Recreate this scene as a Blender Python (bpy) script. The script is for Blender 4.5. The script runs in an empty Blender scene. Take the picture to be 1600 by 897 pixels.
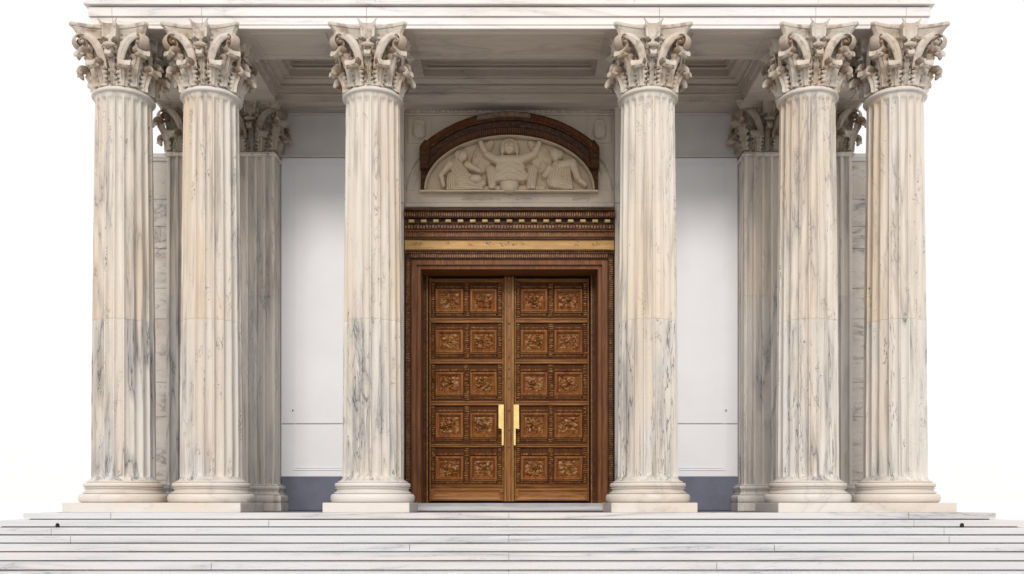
import bpy, bmesh, math, random
from mathutils import Vector, noise, Matrix
random.seed(7)
PI = math.pi
S = bpy.context.scene
C = S.collection
HOR = 786.0; CX = 796.0; FPX = 1440.0; CAMZ = 0.16; CAMY = -16.0

def X_(x, Y): return (x - CX) * (Y - CAMY) / FPX       # photo pixel column -> metres at depth Y
def Z_(y, Y): return CAMZ + (HOR - y) * (Y - CAMY) / FPX

# ------------------------------------------------------------------ mesh builder
class MB:
    def __init__(s): s.v = []; s.f = []; s.att = []
    def add(s, vs, fs, a=0.0):
        o = len(s.v); s.v += [tuple(p) for p in vs]; s.f += [tuple(i + o for i in f) for f in fs]
        s.att += list(a) if isinstance(a, (list, tuple)) else [a] * len(vs)
        return s
    def box(s, x0, x1, y0, y1, z0, z1):
        if x0 > x1: x0, x1 = x1, x0
        vs = [(x, y, z) for z in (z0, z1) for y in (y0, y1) for x in (x0, x1)]
        return s.add(vs, [(0, 2, 3, 1), (4, 5, 7, 6), (0, 1, 5, 4), (2, 6, 7, 3), (0, 4, 6, 2), (1, 3, 7, 5)])
    def cbox(s, x0, x1, y0, y1, z0, z1, b=0.008):
        # box with chamfered front (low y) and top edges
        if x0 > x1: x0, x1 = x1, x0
        return s.loft([[(x0 + i, z0 + k, x1 - i, z1 - k, y) for _ in (0,)][0] for i, k, y in
                       ((0, 0, y1), (0, 0, y0 + b), (b, b, y0))], xz=True)
    def loft(s, rects, xz=False):
        # rects: (a0,b0,a1,b1,c)   xz: a=x b=z c=y ; else a=x b=y c=z
        vs = []
        for (a0, b0, a1, b1, c) in rects:
            for a, b in ((a0, b0), (a1, b0), (a1, b1), (a0, b1)):
                vs.append((a, c, b) if xz else (a, b, c))
        n = len(rects); fs = []
        for i in range(n - 1):
            for k in range(4):
                fs.append((i * 4 + k, i * 4 + (k + 1) % 4, i * 4 + 4 + (k + 1) % 4, i * 4 + 4 + k))
        fs.append((3, 2, 1, 0)); m = (n - 1) * 4; fs.append((m, m + 1, m + 2, m + 3))
        return s.add(vs, fs)
    def rings(s, rings, cap=True, closed=True, a=None):
        n = len(rings[0]); m = len(rings); vs = [p for r in rings for p in r]; fs = []
        for i in range(m - 1):
            for k in range(n if closed else n - 1):
                k2 = (k + 1) % n
                fs.append((i * n + k, i * n + k2, (i + 1) * n + k2, (i + 1) * n + k))
        if cap:
            fs.append(tuple(range(n))[::-1]); fs.append(tuple(range((m - 1) * n, m * n)))
        return s.add(vs, fs, a if a is not None else 0.0)
    def lathe(s, prof, n=64, cx=0, cy=0):
        return s.rings([[(cx + r * math.cos(2 * PI * k / n), cy + r * math.sin(2 * PI * k / n), z) for k in range(n)] for r, z in prof])
    def rectprof(s, x0, x1, y0, y1, prof):
        return s.loft([(x0 - o, y0 - o, x1 + o, y1 + o, z) for o, z in prof])
    def grid(s, nu, nv, fn, a=None):
        vs = [fn(i / (nu - 1), j / (nv - 1)) for j in range(nv) for i in range(nu)]
        fs = [(j * nu + i, j * nu + i + 1, (j + 1) * nu + i + 1, (j + 1) * nu + i) for j in range(nv - 1) for i in range(nu - 1)]
        return s.add(vs, fs)
    def sweep(s, path, hint, w, t, n=8, att=None):
        m = len(path); rs = []; A = []
        P = [Vector(p) for p in path]
        for i in range(m):
            T = (P[min(i + 1, m - 1)] - P[max(i - 1, 0)]).normalized()
            h = Vector(hint(i / (m - 1)) if callable(hint) else hint)
            S_ = (h - T * h.dot(T)).normalized(); N = T.cross(S_)
            ww = w(i / (m - 1)) if callable(w) else w; tt = t(i / (m - 1)) if callable(t) else t
            rs.append([tuple(P[i] + S_ * ww * math.cos(2 * PI * k / n) + N * tt * math.sin(2 * PI * k / n)) for k in range(n)])
            A += [att(i / (m - 1)) if att else 0.0] * n
        return s.rings(rs, a=A)

def wloc(o):
    v = Vector((0, 0, 0))
    while o is not None: v += o.location; o = o.parent
    return v

def obj(name, mb, mat, parent=None, smooth=None, bevel=0):
    me = bpy.data.meshes.new(name)
    off = wloc(parent) if parent else Vector((0, 0, 0))
    me.from_pydata([(p[0] - off.x, p[1] - off.y, p[2] - off.z) for p in mb.v], [], mb.f)
    if any(mb.att):
        at = me.attributes.new('stain', 'FLOAT', 'POINT'); at.data.foreach_set('value', mb.att)
    bm = bmesh.new(); bm.from_mesh(me)
    bmesh.ops.recalc_face_normals(bm, faces=bm.faces[:])
    if bevel:
        es = [e for e in bm.edges if len(e.link_faces) == 2 and e.calc_face_angle(0) > 0.6]
        bmesh.ops.bevel(bm, geom=es, offset=bevel, segments=1, affect='EDGES', clamp_overlap=True)
    if smooth:
        lim = math.radians(smooth)
        for f in bm.faces: f.smooth = True
        for e in bm.edges:
            if len(e.link_faces) != 2 or e.calc_face_angle(0) > lim: e.smooth = False
    bm.to_mesh(me); bm.free()
    me.materials.append(mat)
    o = bpy.data.objects.new(name, me); C.objects.link(o)
    if parent: o.parent = parent
    return o

def thing(name, label, cat, loc=(0, 0, 0), group=None):
    o = bpy.data.objects.new(name, None); C.objects.link(o); o.location = loc
    o['label'] = label; o['category'] = cat
    if group: o['group'] = group
    return o
def tag(o, label, cat, group=None, kind=None):
    o['label'] = label; o['category'] = cat
    if group: o['group'] = group
    if kind: o['kind'] = kind
    return o
def copy_tree(o, parent=None):
    c = o.copy(); C.objects.link(c); c.parent = parent
    for ch in o.children: copy_tree(ch, c)
    return c

# ------------------------------------------------------------------ materials
class NT:
    def __init__(s, name):
        s.m = bpy.data.materials.new(name); s.m.use_nodes = True; s.t = s.m.node_tree
        s.b = s.t.nodes['Principled BSDF']
    def n(s, typ, **kw):
        nd = s.t.nodes.new(typ)
        for k, v in kw.items(): setattr(nd, k, v)
        return nd
    def l(s, a, b): s.t.links.new(a, b)
    def pos(s, scale, off=None):
        g = s.n('ShaderNodeNewGeometry'); mp = s.n('ShaderNodeMapping'); s.l(g.outputs['Position'], mp.inputs[0])
        mp.inputs['Scale'].default_value = scale
        if off: mp.inputs['Location'].default_value = off
        return mp.outputs[0]
    def noise(s, vec, scale, detail=5, rough=0.55, dist=0.0):
        nd = s.n('ShaderNodeTexNoise'); s.l(vec, nd.inputs['Vector'])
        nd.inputs['Scale'].default_value = scale; nd.inputs['Detail'].default_value = detail
        nd.inputs['Roughness'].default_value = rough; nd.inputs['Distortion'].default_value = dist
        return nd.outputs['Fac']
    def math(s, op, a, b=None, c=None, clamp=False):
        nd = s.n('ShaderNodeMath', operation=op, use_clamp=clamp)
        for i, v in enumerate((a, b, c)):
            if v is None: continue
            if isinstance(v, (int, float)): nd.inputs[i].default_value = v
            else: s.l(v, nd.inputs[i])
        return nd.outputs[0]
    def rng(s, v, a, b, c=0.0, d=1.0):
        nd = s.n('ShaderNodeMapRange', interpolation_type='SMOOTHSTEP'); s.l(v, nd.inputs[0])
        for i, q in enumerate((a, b, c, d)): nd.inputs[i + 1].default_value = q
        return nd.outputs[0]
    def mix(s, f, a, b):
        nd = s.n('ShaderNodeMix', data_type='RGBA')
        for sock, v in ((nd.inputs[0], f), (nd.inputs[6], a), (nd.inputs[7], b)):
            if isinstance(v, (int, float)): sock.default_value = v
            elif isinstance(v, tuple): sock.default_value = (*v, 1)
            else: s.l(v, sock)
        return nd.outputs[2]
    def ridge(s, vec, scale, width, detail=4, dist=0.6, rough=0.55):
        n_ = s.noise(vec, scale, detail, rough, dist)
        d = s.math('ABSOLUTE', s.math('SUBTRACT', n_, 0.5))
        return s.rng(d, 0.0, width, 1.0, 0.0)
    def bump(s, h, strength, dist):
        nd = s.n('ShaderNodeBump'); nd.inputs['Strength'].default_value = strength; nd.inputs['Distance'].default_value = dist
        s.l(h, nd.inputs['Height']); s.l(nd.outputs[0], s.b.inputs['Normal'])
    def fin(s, col, rough=0.6, spec=0.3, metal=0):
        if isinstance(col, tuple): s.b.inputs['Base Color'].default_value = (*col, 1)
        else: s.l(col, s.b.inputs['Base Color'])
        if isinstance(rough, (int, float)): s.b.inputs['Roughness'].default_value = rough
        else: s.l(rough, s.b.inputs['Roughness'])
        s.b.inputs['Specular IOR Level'].default_value = spec; s.b.inputs['Metallic'].default_value = metal
        return s.m

def marble(name, base, warm, vein, sc, vstr=0.6, warmth=0.5, rough=0.5, drums=False, stain=False, fine=0.5, dots=0.0, vscale=1.0, streaks=0.0):
    t = NT(name)
    v = t.pos(sc)
    cloud = t.noise(v, 0.9 * vscale, 4, 0.5)
    streak = t.noise(v, 5.5 * vscale, 3, 0.5)
    col = t.mix(t.math('MULTIPLY', t.rng(cloud, 0.42, 0.68), warmth), base, warm)
    col = t.mix(t.rng(streak, 0.45, 0.75, 0, 0.35 * vstr), col, tuple(c * 0.72 for c in base))
    r1 = t.ridge(v, 1.7 * vscale, 0.016, 5, 0.9)
    m1 = t.rng(t.noise(v, 1.1 * vscale, 2), 0.44, 0.62)
    a = t.math('MULTIPLY', r1, m1)
    r2 = t.ridge(v, 4.2 * vscale, 0.024, 5, 1.4)
    m2 = t.rng(t.noise(v, 2.3 * vscale, 2), 0.48, 0.64)
    b = t.math('MULTIPLY', t.math('MULTIPLY', r2, m2), fine)
    haze = t.math('MULTIPLY', t.math('MULTIPLY', t.ridge(v, 1.7 * vscale, 0.09, 5, 0.9), m1), 0.45)
    f = t.math('MAXIMUM', t.math('MAXIMUM', a, b), haze)
    vs = vstr
    if drums:
        g = t.n('ShaderNodeNewGeometry'); sp = t.n('ShaderNodeSeparateXYZ'); t.l(g.outputs['Position'], sp.inputs[0])
        low = t.math('LESS_THAN', sp.outputs[2], float(drums))
        mid = t.math('MULTIPLY', t.math('LESS_THAN', sp.outputs[2], 5.23), t.math('SUBTRACT', 1.0, low))
        vs = t.math('MULTIPLY_ADD', low, vstr * 0.35, vstr * 0.62)
        at = t.n('ShaderNodeAttribute', attribute_type='OBJECT', attribute_name='ochre')
        oc = t.math('MULTIPLY', mid, at.outputs['Fac'])
        col = t.mix(oc, col, (0.69, 0.61, 0.50))
        col = t.mix(t.math('MULTIPLY', low, 0.4), col, (0.61, 0.59, 0.57))
        # bluish grey bruises in the lower drum
        bl = t.math('MULTIPLY', t.rng(t.noise(t.pos((1.6, 1.6, 0.35), (3, 7, 1)), 2.2, 4), 0.5, 0.7, 0, 0.42), low)
        col = t.mix(bl, col, (0.44, 0.45, 0.49))
    if streaks:
        sv = t.pos((1, 1, 0.05), (2, 6, 3)); fl = t.noise(sv, 7.5, 3, 0.6)
        pt = t.rng(t.noise(t.pos((1, 1, 0.4), (8, 1, 5)), 1.3, 3), 0.38, 0.62, 0.25, 1.0)
        col = t.mix(t.math('MULTIPLY', t.rng(fl, 0.5, 0.66, 0, streaks), pt), col, (0.37, 0.325, 0.28))
        col = t.mix(t.rng(t.noise(sv, 13, 2), 0.56, 0.7, 0, 0.5), col, (0.70, 0.68, 0.65))
    f = t.math('MULTIPLY', f, vs)
    col = t.mix(f, col, vein)
    if dots:
        d = t.pos((1, 1, 0.55), (5, 3, 2))
        rr = t.ridge(d, 11, 0.035, 2, 2.0)
        mm = t.rng(t.noise(t.pos((3.2, 3.2, 0.5), (9, 2, 4)), 1.4, 3), 0.54, 0.61)
        mk = t.rng(t.noise(d, 7, 1), 0.52, 0.58)
        col = t.mix(t.math('MULTIPLY', t.math('MULTIPLY', rr, t.math('MULTIPLY', mm, mk)), dots), col, (0.12, 0.10, 0.09))
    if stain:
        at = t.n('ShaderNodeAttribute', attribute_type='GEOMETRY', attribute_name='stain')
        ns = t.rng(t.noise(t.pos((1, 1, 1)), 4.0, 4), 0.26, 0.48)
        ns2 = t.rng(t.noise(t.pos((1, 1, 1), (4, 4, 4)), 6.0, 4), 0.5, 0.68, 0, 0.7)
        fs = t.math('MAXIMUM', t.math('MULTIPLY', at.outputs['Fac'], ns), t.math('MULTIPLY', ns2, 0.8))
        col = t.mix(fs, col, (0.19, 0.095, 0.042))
    h = t.noise(t.pos((1, 1, 1)), 30, 4)
    t.bump(t.math('ADD', h, t.math('MULTIPLY', f, -0.5)), 0.35 if not stain else 0.7, 0.01)
    return t.fin(col, rough, 0.35)

CREAM = (0.66, 0.615, 0.57); WARM = (0.60, 0.50, 0.39); VEIN = (0.16, 0.16, 0.18)
M = {}
M['shaft'] = marble('marble_shaft', (0.66, 0.61, 0.55), (0.58, 0.455, 0.32), (0.11, 0.11, 0.13), (1.5, 1.5, 0.17), 1.0, 0.8, drums=3.27, dots=1.0, fine=0.95, streaks=0.8)
M['base'] = marble('marble_base', (0.66, 0.62, 0.585), WARM, VEIN, (0.5, 0.5, 0.9), 0.3, 0.5)
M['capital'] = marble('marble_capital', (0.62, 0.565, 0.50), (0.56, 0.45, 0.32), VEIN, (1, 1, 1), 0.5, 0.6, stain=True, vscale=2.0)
M['pil'] = marble('marble_pilaster', (0.72, 0.655, 0.59), (0.63, 0.53, 0.43), (0.15, 0.16, 0.19), (1.4, 1.4, 0.2), 0.9, 0.5, drums=4.32, streaks=0.8)
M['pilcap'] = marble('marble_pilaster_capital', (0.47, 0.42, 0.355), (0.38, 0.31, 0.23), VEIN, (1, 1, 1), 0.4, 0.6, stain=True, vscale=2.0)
M['entab'] = marble('marble_entablature', (0.74, 0.72, 0.72), (0.72, 0.66, 0.60), (0.25, 0.25, 0.28), (0.25, 1, 1.6), 0.45, 0.6)
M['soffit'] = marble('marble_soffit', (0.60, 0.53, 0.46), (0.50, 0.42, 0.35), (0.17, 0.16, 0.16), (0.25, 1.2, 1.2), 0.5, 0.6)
M['step'] = marble('marble_step', (0.60, 0.605, 0.63), (0.64, 0.61, 0.59), (0.20, 0.20, 0.25), (0.16, 0.6, 2.2), 0.75, 0.9, rough=0.45)
M['ante'] = marble('marble_ante', (0.62, 0.57, 0.52), (0.55, 0.47, 0.40), (0.14, 0.12, 0.12), (0.8, 0.8, 2.0), 0.9, 0.6, fine=0.9)
M['stone'] = marble('carved_limestone', (0.64, 0.56, 0.47), (0.55, 0.46, 0.37), (0.2, 0.18, 0.17), (1, 1, 1), 0.35, 0.6)
M['relief'] = marble('relief_stone', (0.70, 0.59, 0.43), (0.62, 0.50, 0.35), (0.25, 0.2, 0.15), (1, 1, 1), 0.25, 0.6)
def plain(name, col, rough=0.6, spec=0.3, metal=0, var=0.08, nscale=2.5, bmp=0.15):
    t = NT(name); nz = t.noise(t.pos((1, 1, 1)), nscale, 5)
    c = t.mix(t.rng(nz, 0.3, 0.7), tuple(x * (1 - var) for x in col), tuple(min(1, x * (1 + var)) for x in col))
    t.bump(t.noise(t.pos((1, 1, 1)), 40, 3), bmp, 0.004)
    return t.fin(c, rough, spec, metal)
M['panel'] = plain('painted_panel', (0.80, 0.81, 0.85), 0.55, var=0.03, nscale=0.8)
M['wall'] = plain('grey_painted_wall', (0.60, 0.585, 0.57), 0.6, var=0.04)
M['slate'] = plain('slate', (0.135, 0.145, 0.20), 0.5, var=0.12)
M['brass'] = plain('brass', (0.72, 0.52, 0.22), 0.38, 0.5, 0.85, var=0.1, nscale=9)
M['ground'] = plain('pale_paving', (0.82, 0.82, 0.82), 0.8, var=0.03, nscale=0.3)
M['bounce_grey'] = plain('grey_bounce_sheet', (0.27, 0.265, 0.26), 0.85, var=0.2, nscale=8)
M['keystone'] = plain('weathered_keystone', (0.20, 0.14, 0.09), 0.7, var=0.3, nscale=14, bmp=0.6)
M['sill'] = plain('grey_sill_stone', (0.36, 0.36, 0.37), 0.55, var=0.12, nscale=3)
M['dark'] = plain('dark_void', (0.02, 0.018, 0.016), 0.9)
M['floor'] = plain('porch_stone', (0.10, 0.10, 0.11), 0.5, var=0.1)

def wood(name, a, b, c, sc=(9, 9, 0.8), rough=0.34, spec=0.32, gold=0.0):
    t = NT(name); v = t.pos(sc)
    n1 = t.noise(v, 2.2, 6, 0.6, 0.6); n2 = t.noise(t.pos((1, 1, 1)), 2.0, 3)
    n3 = t.noise(t.pos(tuple(q * 3 for q in sc)), 3.0, 3)
    col = t.mix(t.rng(n1, 0.35, 0.68), a, b)
    col = t.mix(t.rng(n2, 0.45, 0.7, 0, 0.6), col, c)
    col = t.mix(t.rng(n3, 0.5, 0.75, 0, 0.35), col, tuple(q * 0.35 for q in a))
    if gold:
        g = t.rng(t.noise(t.pos((1, 1, 1), (3, 1, 8)), 18, 3), 0.5, 0.66, 0, gold)
        col = t.mix(g, col, (0.48, 0.30, 0.10))
    t.bump(n3, 0.3, 0.006)
    return t.fin(col, t.rng(n1, 0.3, 0.7, rough, rough + 0.15), spec)
M['wood'] = wood('door_wood', (0.14, 0.042, 0.010), (0.32, 0.115, 0.024), (0.25, 0.10, 0.024), rough=0.28)
M['woodrail'] = wood('door_rail_wood', (0.18, 0.065, 0.016), (0.40, 0.175, 0.045), (0.28, 0.115, 0.03), (0.8, 9, 9), 0.32)
M['woodcarve'] = wood('door_carving_wood', (0.12, 0.035, 0.010), (0.34, 0.125, 0.03), (0.32, 0.16, 0.05), (5, 5, 5), 0.27, 0.45, gold=0.55)
M['woodrecess'] = wood('shade_dark_ground', (0.06, 0.022, 0.008), (0.12, 0.045, 0.014), (0.09, 0.035, 0.012), rough=0.6, spec=0.12)  # shade of the gaps behind the carving, put into the wood colour
M['woodframe'] = wood('frame_wood', (0.13, 0.043, 0.014), (0.28, 0.105, 0.032), (0.21, 0.08, 0.024), (10, 10, 0.6), 0.35)
M['woodtan'] = wood('tan_frieze_wood', (0.46, 0.26, 0.085), (0.64, 0.40, 0.15), (0.44, 0.24, 0.08), (0.5, 6, 6), 0.4)
M['wooddark'] = wood('dark_cornice_wood', (0.03, 0.012, 0.007), (0.085, 0.030, 0.013), (0.10, 0.042, 0.016), (0.8, 8, 8), 0.4, spec=0.2, gold=0.12)
M['gilt'] = wood('gilt_wood', (0.50, 0.36, 0.15), (0.66, 0.52, 0.26), (0.42, 0.27, 0.1), (3, 3, 3), 0.4)
M['astragal'] = wood('meeting_stile_wood', (0.26, 0.135, 0.035), (0.50, 0.30, 0.09), (0.38, 0.21, 0.06), (12, 12, 0.5), 0.3)

# ------------------------------------------------------------------ capital pieces (local: z 0..1)
def bellr(ph, z, sq):
    r = 0.445 + 0.02 * z + 0.10 * max(0, z - 0.45) ** 1.5 * 2.4
    if sq:
        c, s_ = abs(math.cos(ph)), abs(math.sin(ph)); r *= (1 / max(c, s_)) ** 0.9 * 1.04
    return r
def polar(ph, r, z): return Vector((r * math.sin(ph), -r * math.cos(ph), z))   # ph=0 faces the camera (-y)

def leaf_mb(ph, z0, ztip, out, hw, sq, base_off=0.01):
    """acanthus leaf: lobed, ribbed blade that hugs the bell and rolls forward at the tip"""
    mb = MB(); NS = 30; NU = 13
    side = Vector((math.cos(ph), math.sin(ph), 0)); rad = Vector((math.sin(ph), -math.cos(ph), 0))
    pts = []
    rb = bellr(ph, z0, sq) + base_off
    zc = ztip - 0.02; rr = 0.062 if hw > 0.08 else 0.045
    Rmid = rb + out - rr
    for i in range(NS):
        s = i / (NS - 1)
        if s < 0.6:
            q = s / 0.6
            r = rb + (Rmid - rb) * q ** 2.4 * 0.80; z = z0 + (zc - z0) * q
        else:
            q = (s - 0.6) / 0.4; an = PI - q * PI * 1.12
            r0 = rb + (Rmid - rb) * 0.80
            r = r0 + rr + rr * math.cos(an); z = zc + rr * 0.85 * math.sin(an)
        pts.append((r, z, s))
    front = []; back = []; A = []
    for i, (r, z, s) in enumerate(pts):
        r2, z2, _ = pts[min(i + 1, NS - 1)]; r1, z1, _ = pts[max(i - 1, 0)]
        T = Vector((r2 - r1, z2 - z1)).normalized(); N = Vector((-T.y, T.x)) * -1   # outward normal (dr,dz)
        wid = hw * (0.62 + 0.30 * math.sin(PI * s * 0.8)) if s < 0.62 else hw * (0.90 + 0.14 * math.sin(PI * (s - 0.62) / 0.38) - 0.12 * ((s - 0.62) / 0.38) ** 3)
        lob = 1 + (0.30 if s < 0.66 else 0.05) * math.sin(s * 2 * PI * 7.5)
        for j in range(NU):
            u = -1 + 2 * j / (NU - 1); au = abs(u)
            w = wid * (1 + (lob - 1) * au ** 2)
            rib = (0.030 * math.exp(-(u / 0.15) ** 2) + 0.014 * math.cos(u * 3.5 * PI) * (1 - au)) * (1 if s < 0.62 else 0.15) - (0.03 if s < 0.62 else 0.05) * au ** 3
            th = (0.018 if s < 0.62 else 0.018 + 0.016 * (s - 0.62) / 0.38) * (1 - au ** 4) + 0.004
            p = Vector((0, 0, z)) + rad * r + side * (u * w)
            nn = rad * N.x + Vector((0, 0, N.y))
            front.append(tuple(p + nn * (rib + th))); back.append(tuple(p + nn * (rib - th)))
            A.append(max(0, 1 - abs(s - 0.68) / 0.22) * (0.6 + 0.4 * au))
    n = len(front); fs = []
    for i in range(NS - 1):
        for j in range(NU - 1):
            a = i * NU + j
            fs.append((a, a + 1, a + 1 + NU, a + NU)); fs.append((n + a, n + a + NU, n + a + 1 + NU, n + a + 1))
    for i in range(NS - 1):
        a = i * NU; fs.append((a, a + NU, n + a + NU, n + a))
        a = i * NU + NU - 1; fs.append((a, n + a, n + a + NU, a + NU))
    for j in range(NU - 1):
        fs.append((j, n + j, n + j + 1, j + 1)); a = (NS - 1) * NU + j; fs.append((a, a + 1, n + a + 1, n + a))
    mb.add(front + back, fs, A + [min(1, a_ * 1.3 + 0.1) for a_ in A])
    # rounded rolled lip that ends the leaf
    r, z, _ = pts[-2]; c0 = Vector((0, 0, z - 0.012)) + rad * (r - 0.012); hl = hw * 1.0; rl = 0.043 if hw > 0.08 else 0.034
    pa = [tuple(c0 + side * (hl * (-1 + 2 * i / 12)) - Vector((0, 0, 0.03 * (2 * i / 12 - 1) ** 2)) - rad * (0.035 * (2 * i / 12 - 1) ** 2)) for i in range(13)]
    g_ = lambda q: rl * max(0.12, 1 - abs(2 * q - 1) ** 3) ** 0.5
    mb.sweep(pa, (0, 0, 1), g_, g_, 12, att=lambda q: 0.22 + 0.7 * abs(2 * q - 1) ** 2)
    return mb

def volute_mb(k, sq):
    """corner volute: two stems rising from the bell to meet in a scroll under the abacus corner"""
    mb = MB(); ph = PI / 4 + k * PI / 2
    rad = Vector((math.sin(ph), -math.cos(ph), 0)); side = Vector((math.cos(ph), math.sin(ph), 0))
    rc, zc, R = 0.725, 0.695, 0.125
    # scroll
    path = []; NS = 44
    for i in range(NS):
        q = i / (NS - 1); an = PI * 0.78 - q * PI * 3.4; rr = R * (1 - q) ** 0.75 + 0.012
        path.append(tuple(rad * (rc + rr * math.cos(an)) + Vector((0, 0, zc + rr * math.sin(an)))))
    mb.sweep(path, side, lambda q: 0.085 - 0.02 * q, lambda q: 0.018, 10, att=lambda q: 0.25 + 0.75 * q)
    for sg in (-1, 1):
        fa = ph - sg * PI / 4
        f = Vector((math.sin(fa), -math.cos(fa), 0)); tdir = Vector((math.cos(fa), math.sin(fa), 0)) * sg
        b0 = bellr(0, 0.45, False) * (1.04 if sq else 1.0)
        p0 = f * (b0 + 0.035) + tdir * 0.13 + Vector((0, 0, 0.27))
        p1 = f * (b0 + 0.075) + tdir * 0.15 + Vector((0, 0, 0.52))
        p2 = f * (b0 + 0.125) + tdir * 0.25 + Vector((0, 0, 0.80))
        p3 = rad * (rc - 0.03) + Vector((0, 0, zc + R + 0.005)) + side * (-sg * 0.035)
        pa = []
        for i in range(22):
            t = i / 21; pa.append(tuple(p0 * (1 - t) ** 3 + p1 * 3 * t * (1 - t) ** 2 + p2 * 3 * t * t * (1 - t) + p3 * t ** 3))
        def hint_(q, pa=pa, f=f, rad=rad):
            i = min(20, max(1, int(q * 21))); T = (Vector(pa[i + 1]) - Vector(pa[i - 1])).normalized()
            return (f * (1 - 0.3 * q) + rad * 0.3 * q).cross(T)
        mb.sweep(pa, hint_, lambda q: 0.030 + 0.040 * math.sin(PI * min(1, 0.15 + q * 0.7)), 0.024, 12, att=lambda q: 0.10)
        # raised edge bead
        mb.sweep([tuple(Vector(p) + f * 0.02) for p in pa[2:18]], tdir, 0.010, 0.012, 6)
    # small scroll eye
    e = rad * rc + Vector((0, 0, zc))
    mb.sweep([tuple(e + side * q) for q in (-0.1, -0.085, 0.085, 0.1)], (0, 0, 1), lambda q: 0.018 if q in (0, 1) else 0.034, lambda q: 0.018 if q in (0, 1) else 0.034, 10, att=lambda q: 0.8)
    return mb

def bell_mb(sq):
    mb = MB(); NT_ = 200; NZ = 44; rs = []
    for j in range(NZ):
        z = j / (NZ - 1) * 0.86; ring = []
        for i in range(NT_):
            ph = 2 * PI * i / NT_; r = bellr(ph, z, sq)
            p = polar(ph, r, z)
            d = noise.noise(p * 17) * 0.022 + 0.012 * math.cos(ph * 40)
            d -= 0.05 * (noise.noise(p * 26 + Vector((4, 1, 7))) > 0.08)
            ring.append(tuple(polar(ph, r + d, z)))
        rs.append(ring)
    return mb.rings(rs)

def abacus_mb():
    mb = MB(); c = 0.665; m = 0.52
    out = []
    for k in range(4):
        a = k * PI / 2; f = Vector((math.sin(a), -math.cos(a), 0)); t = Vector((math.cos(a), math.sin(a), 0))
        for i in range(15):
            u = -1 + 2 * i / 14
            out.append(f * (m + (c - m) * abs(u) ** 1.9) + t * (u * (c - 0.05)))
    prof = [(0.66, 0.785), (0.855, 0.79), (0.86, 0.815), (0.88, 0.865), (0.93, 0.91), (0.945, 0.925), (0.945, 0.935), (0.98, 0.938), (1.0, 0.955), (1.0, 0.99)]
    return mb.rings([[(p.x * s, p.y * s, z) for p in out] for s, z in prof])

def fleuron_mb(k):
    mb = MB(); a = k * PI / 2; f = Vector((math.sin(a), -math.cos(a), 0)); t = Vector((math.cos(a), math.sin(a), 0))
    def P(u, d, z): return tuple(t * u + f * d + Vector((0, 0, z)))
    # concave faced block
    rs = []
    for z, w, d in ((0.745, 0.075, 0.60), (0.76, 0.105, 0.615), (0.80, 0.115, 0.612), (0.90, 0.12, 0.622), (0.985, 0.135, 0.655)):
        rs.append([P(-w, 0.44, z), P(-w, d, z), P(-w * 0.75, d + 0.008, z), P(-w * 0.55, d - 0.03, z), P(0, d - 0.045, z), P(w * 0.55, d - 0.03, z), P(w * 0.75, d + 0.008, z), P(w, d, z), P(w, 0.44, z)])
    mb.rings(rs)
    for sg in (-1, 1):   # pointed ears over the block
        mb.sweep([P(sg * 0.115, 0.64, 0.93), P(sg * 0.125, 0.665, 0.99), P(sg * 0.15, 0.675, 1.02), P(sg * 0.165, 0.68, 1.045)], tuple(t), lambda q: 0.02 * (1 - q) + 0.004, 0.01, 6)
    # hanging pistil with rounded end under the block
    mb.sweep([P(0, 0.50, 0.45), P(0, 0.55, 0.60), P(0, 0.575, 0.74)], tuple(t), 0.028, 0.02, 8)
    pa = [P(-0.105 + 0.21 * i / 10, 0.61, 0.625 + 0.01 * math.sin(PI * i / 10)) for i in range(11)]
    mb.sweep(pa, (0, 0, 1), lambda q: 0.045 * (math.sin(PI * min(0.96, max(0.04, q)))) ** 0.5, lambda q: 0.045 * (math.sin(PI * min(0.96, max(0.04, q)))) ** 0.5, 10, att=lambda q: 0.35)
    return mb

def build_capital(parent, sq, mat, zbase):
    cap = bpy.data.objects.new('capital', None)
    b = bell_mb(sq)
    for i, p in enumerate(b.v): pass
    cap = obj('capital', b, mat, parent, smooth=50); cap.location = (0, 0, zbase - parent.location.z)
    # bell verts are local to the capital origin
    def sub(name, mb):
        o = obj(name, MB_shift(mb, wloc(cap)), mat, cap, smooth=48); return o
    for k in range(8):
        ph = PI / 8 + k * PI / 4
        if sq and abs(math.cos(ph)) < 0.1: continue
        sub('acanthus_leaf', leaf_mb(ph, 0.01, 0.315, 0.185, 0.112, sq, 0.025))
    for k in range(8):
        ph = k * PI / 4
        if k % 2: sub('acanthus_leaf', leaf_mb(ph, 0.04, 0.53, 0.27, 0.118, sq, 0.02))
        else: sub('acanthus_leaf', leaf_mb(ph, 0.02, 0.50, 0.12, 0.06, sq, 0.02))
    for k in range(4): sub('volute', volute_mb(k, sq))
    sub('abacus', abacus_mb())
    for k in range(4): sub('fleuron', fleuron_mb(k))
    return cap
def MB_shift(mb, v):
    m = MB(); m.v = [(p[0] + v.x, p[1] + v.y, p[2] + v.z) for p in mb.v]; m.f = mb.f; m.att = mb.att; return m

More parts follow.
